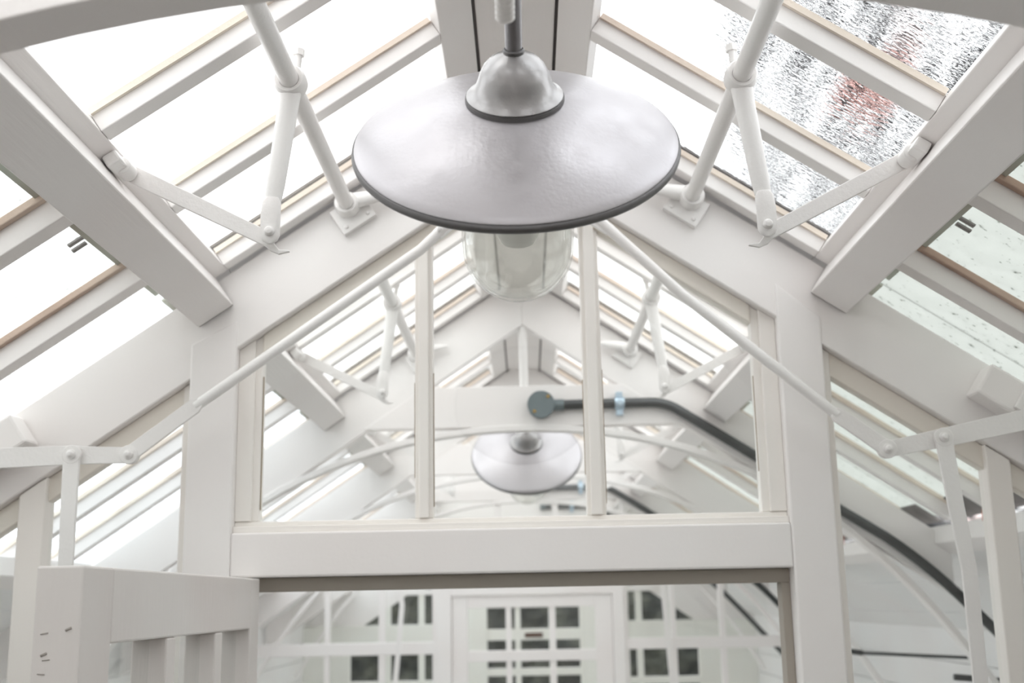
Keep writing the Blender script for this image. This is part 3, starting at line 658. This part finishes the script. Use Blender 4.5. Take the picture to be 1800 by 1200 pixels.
b2('stile', -.444, -.353, -H+.01, .026); b2('stile', .385, .4815, -H+.01, .026); b2('top_rail', -.3528, .3848, -.044, .026)
b2('lock_rail', -.3528, .3848, -.345, -.284); b2('bottom_rail', -.3528, .3848, -H+.01, -H+.3)
rows = ((-.2838, -.0442), (-.75, -.3452), (-1.25, -.79), (-H+.3, -1.29))
for z0, z1 in rows:
    for a, b_ in ((-.133, -.100), (.1196, .1556)): b2('glazing_bar', a, b_, z0, z1, None, ya2+.004, yb2-.004)
for z in (-.79, -1.29): b2('cross_rail', -.3528, .3848, z+.0, z+.04)
b2('pane', -.3528, .3848, -H+.31, -.0442, GLASS, Y5+.024, Y5+.027, 0)

# ---------------------------------------------------------------- last screen beyond the lobby, and the garden behind it
Y7 = FY[7]
for side in (-1, 1):
    win_n[0] += 1; o2 = .765 if side == -1 else .82
    root = tag(empty('window_%d' % win_n[0], (side*1.1, Y7, -.6)), 'last screen window showing dark hedge ' + SIDE[side], 'window', kind='structure')
    S = lambda a, b_: (side*a, side*b_) if side == 1 else (side*b_, side*a)
    e = 1.474 if side == -1 else 1.387
    a, b_ = S(o2, 1.875); MB().box(a, b_, Y7, Y7+.05, -.340, -.186).build('transom_panel', CREAM2, root, .004)
    a, b_ = S(o2, 1.875); MB().box(a, b_, Y7+.001, Y7+.05, .050, .106).build('upper_rail', PAINT, root, .003) if False else None
    a, b_ = S(o2, 1.05); MB().box(a, b_, Y7-.005, Y7+.05, .052, .100).build('upper_rail', PAINT, root, .003)
    a, b_ = S(e, 1.875); MB().box(a, b_, Y7, Y7+.05, -1.2, -.3405).build('side_panel', CREAM2, root, .003)
    a, b_ = S(o2, e); MB().box(a, b_, Y7, Y7+.05, -.69, -.633).build('lower_rail', CREAM2, root, .003)
    a, b_ = S(o2, 1.875); MB().box(a, b_, Y7, Y7+.05, -H, -1.15).build('dado_panel', CREAM2, root, .003)
    for p, q in ((.862, .911) if side == -1 else (.882, .934), (1.14, 1.185)):
        a, b_ = S(p, q); MB().box(a, b_, Y7+.005, Y7+.045, -1.15, -.6902).build('glazing_bar', CREAM2, root)
        MB().box(a, b_, Y7+.005, Y7+.045, -.6328, -.3405).build('glazing_bar', CREAM2, root)
        MB().prism(bounded(a, b_, -.1858, .735), Y7+.006, Y7+.045).build('glazing_bar', CREAM2, root)
    a, b_ = S(o2, 1.38); MB().prism(bounded(a, b_, -.186, .73), Y7+.02, Y7+.023).build('pane', GLASS, root)
mb = MB().box(-.765, -.345, Y7-.01, Y7+.06, -H, .10); mb.box(.418, .82, Y7-.01, Y7+.06, -H, .10); mb.box(-.345, .418, Y7-.01, Y7+.06, -.064, .10)
trim(mb, 'broad pale casing round the last door', CREAM2, .003, 'door casing')
root = tag(empty('door_3', (.03, Y7, -H)), 'last pale glazed door with dark garden behind its panes', 'door', kind='structure')
def b3(nm, x0, x1, z0, z1, mat=None, y0=None, y1=None): MB().box(x0, x1, y0 or Y7+.005, y1 or Y7+.045, z0, z1).build(nm, mat or CREAM2, root, .003 if mat is None else 0)
b3('cross_rail', -.3448, .4178, -.325, -.235); b3('cross_rail', -.3448, .4178, -.607, -.5486); b3('cross_rail', -.3448, .4178, -.92, -.87); b3('bottom_rail', -.3448, .4178, -H+.01, -1.3)
for z0, z1 in ((-.2348, -.0642), (-.5484, -.3252), (-.8698, -.6072), (-1.2998, -.9202)):
    for a, b_ in ((-.115, -.069), (.165, .205)): b3('glazing_bar', a, b_, z0, z1)
b3('pane', -.3448, .4178, -1.3, -.0642, GLASS, Y7+.052, Y7+.055)
tag(MB().box(-.035, .112, Y7-.004, Y7+.0045, -.304, -.268).build('letter_plate', BROWN, None, .002), 'small brown plate on the rail of the last door', 'plate')
# lobby side walls in pale paint
win_n[0] += 1
# hedge and neighbouring building
hb = bmesh.new(); bmesh.ops.create_grid(hb, x_segments=90, y_segments=52, size=.5)
me = bpy.data.meshes.new('garden_hedge')
bmesh.ops.delete(hb, geom=hb.verts, context='VERTS')
from mathutils import noise
def hedge_pt(u, v, w_):  # box surface with leafy lumps
    p = Vector((-2.15 + 4.3*u, 12.4 + .9*w_, -H-.1 + 2.28*v))
    d = noise.noise(p*3.1)*.10 + noise.noise(p*11)*.05
    return p + Vector((d*.3, -d, d*.25))
def sheet(fn, nu, nv):
    vs2 = [[hb.verts.new(fn(i/nu, j/nv)) for j in range(nv+1)] for i in range(nu+1)]
    for i in range(nu):
        for j in range(nv): hb.faces.new((vs2[i][j], vs2[i+1][j], vs2[i+1][j+1], vs2[i][j+1]))
sheet(lambda u, v: hedge_pt(u, v, 0), 110, 60); sheet(lambda u, v: hedge_pt(u, v, 1), 60, 30)
sheet(lambda u, v: hedge_pt(u, 1, v), 110, 20); sheet(lambda u, v: hedge_pt(0, u, v), 30, 12); sheet(lambda u, v: hedge_pt(1, u, v), 30, 12)
bmesh.ops.recalc_face_normals(hb, faces=hb.faces); hb.to_mesh(me); hb.free(); me.materials.append(HEDGE)
ho = bpy.data.objects.new('garden_hedge', me); C.objects.link(ho); ho.location = (0, 0, H); tag(ho, 'dark clipped hedge outside behind the last door', 'hedge')
# building seen through the wet panes
root = tag(empty('neighbouring_building', (5.5, 13.5, -H-.1)), 'tall dark stone and brick building seen through the wet roof panes', 'building')
MB().box(2.56, 9.0, 12.6, 13.3, -H-.1, 8.6).build('wall', STONE, root)
MB().prism([(2.4, 8.6), (9.2, 8.6), (5.7, 10.6)], 12.3, 13.6).build('roof', STONE, root)
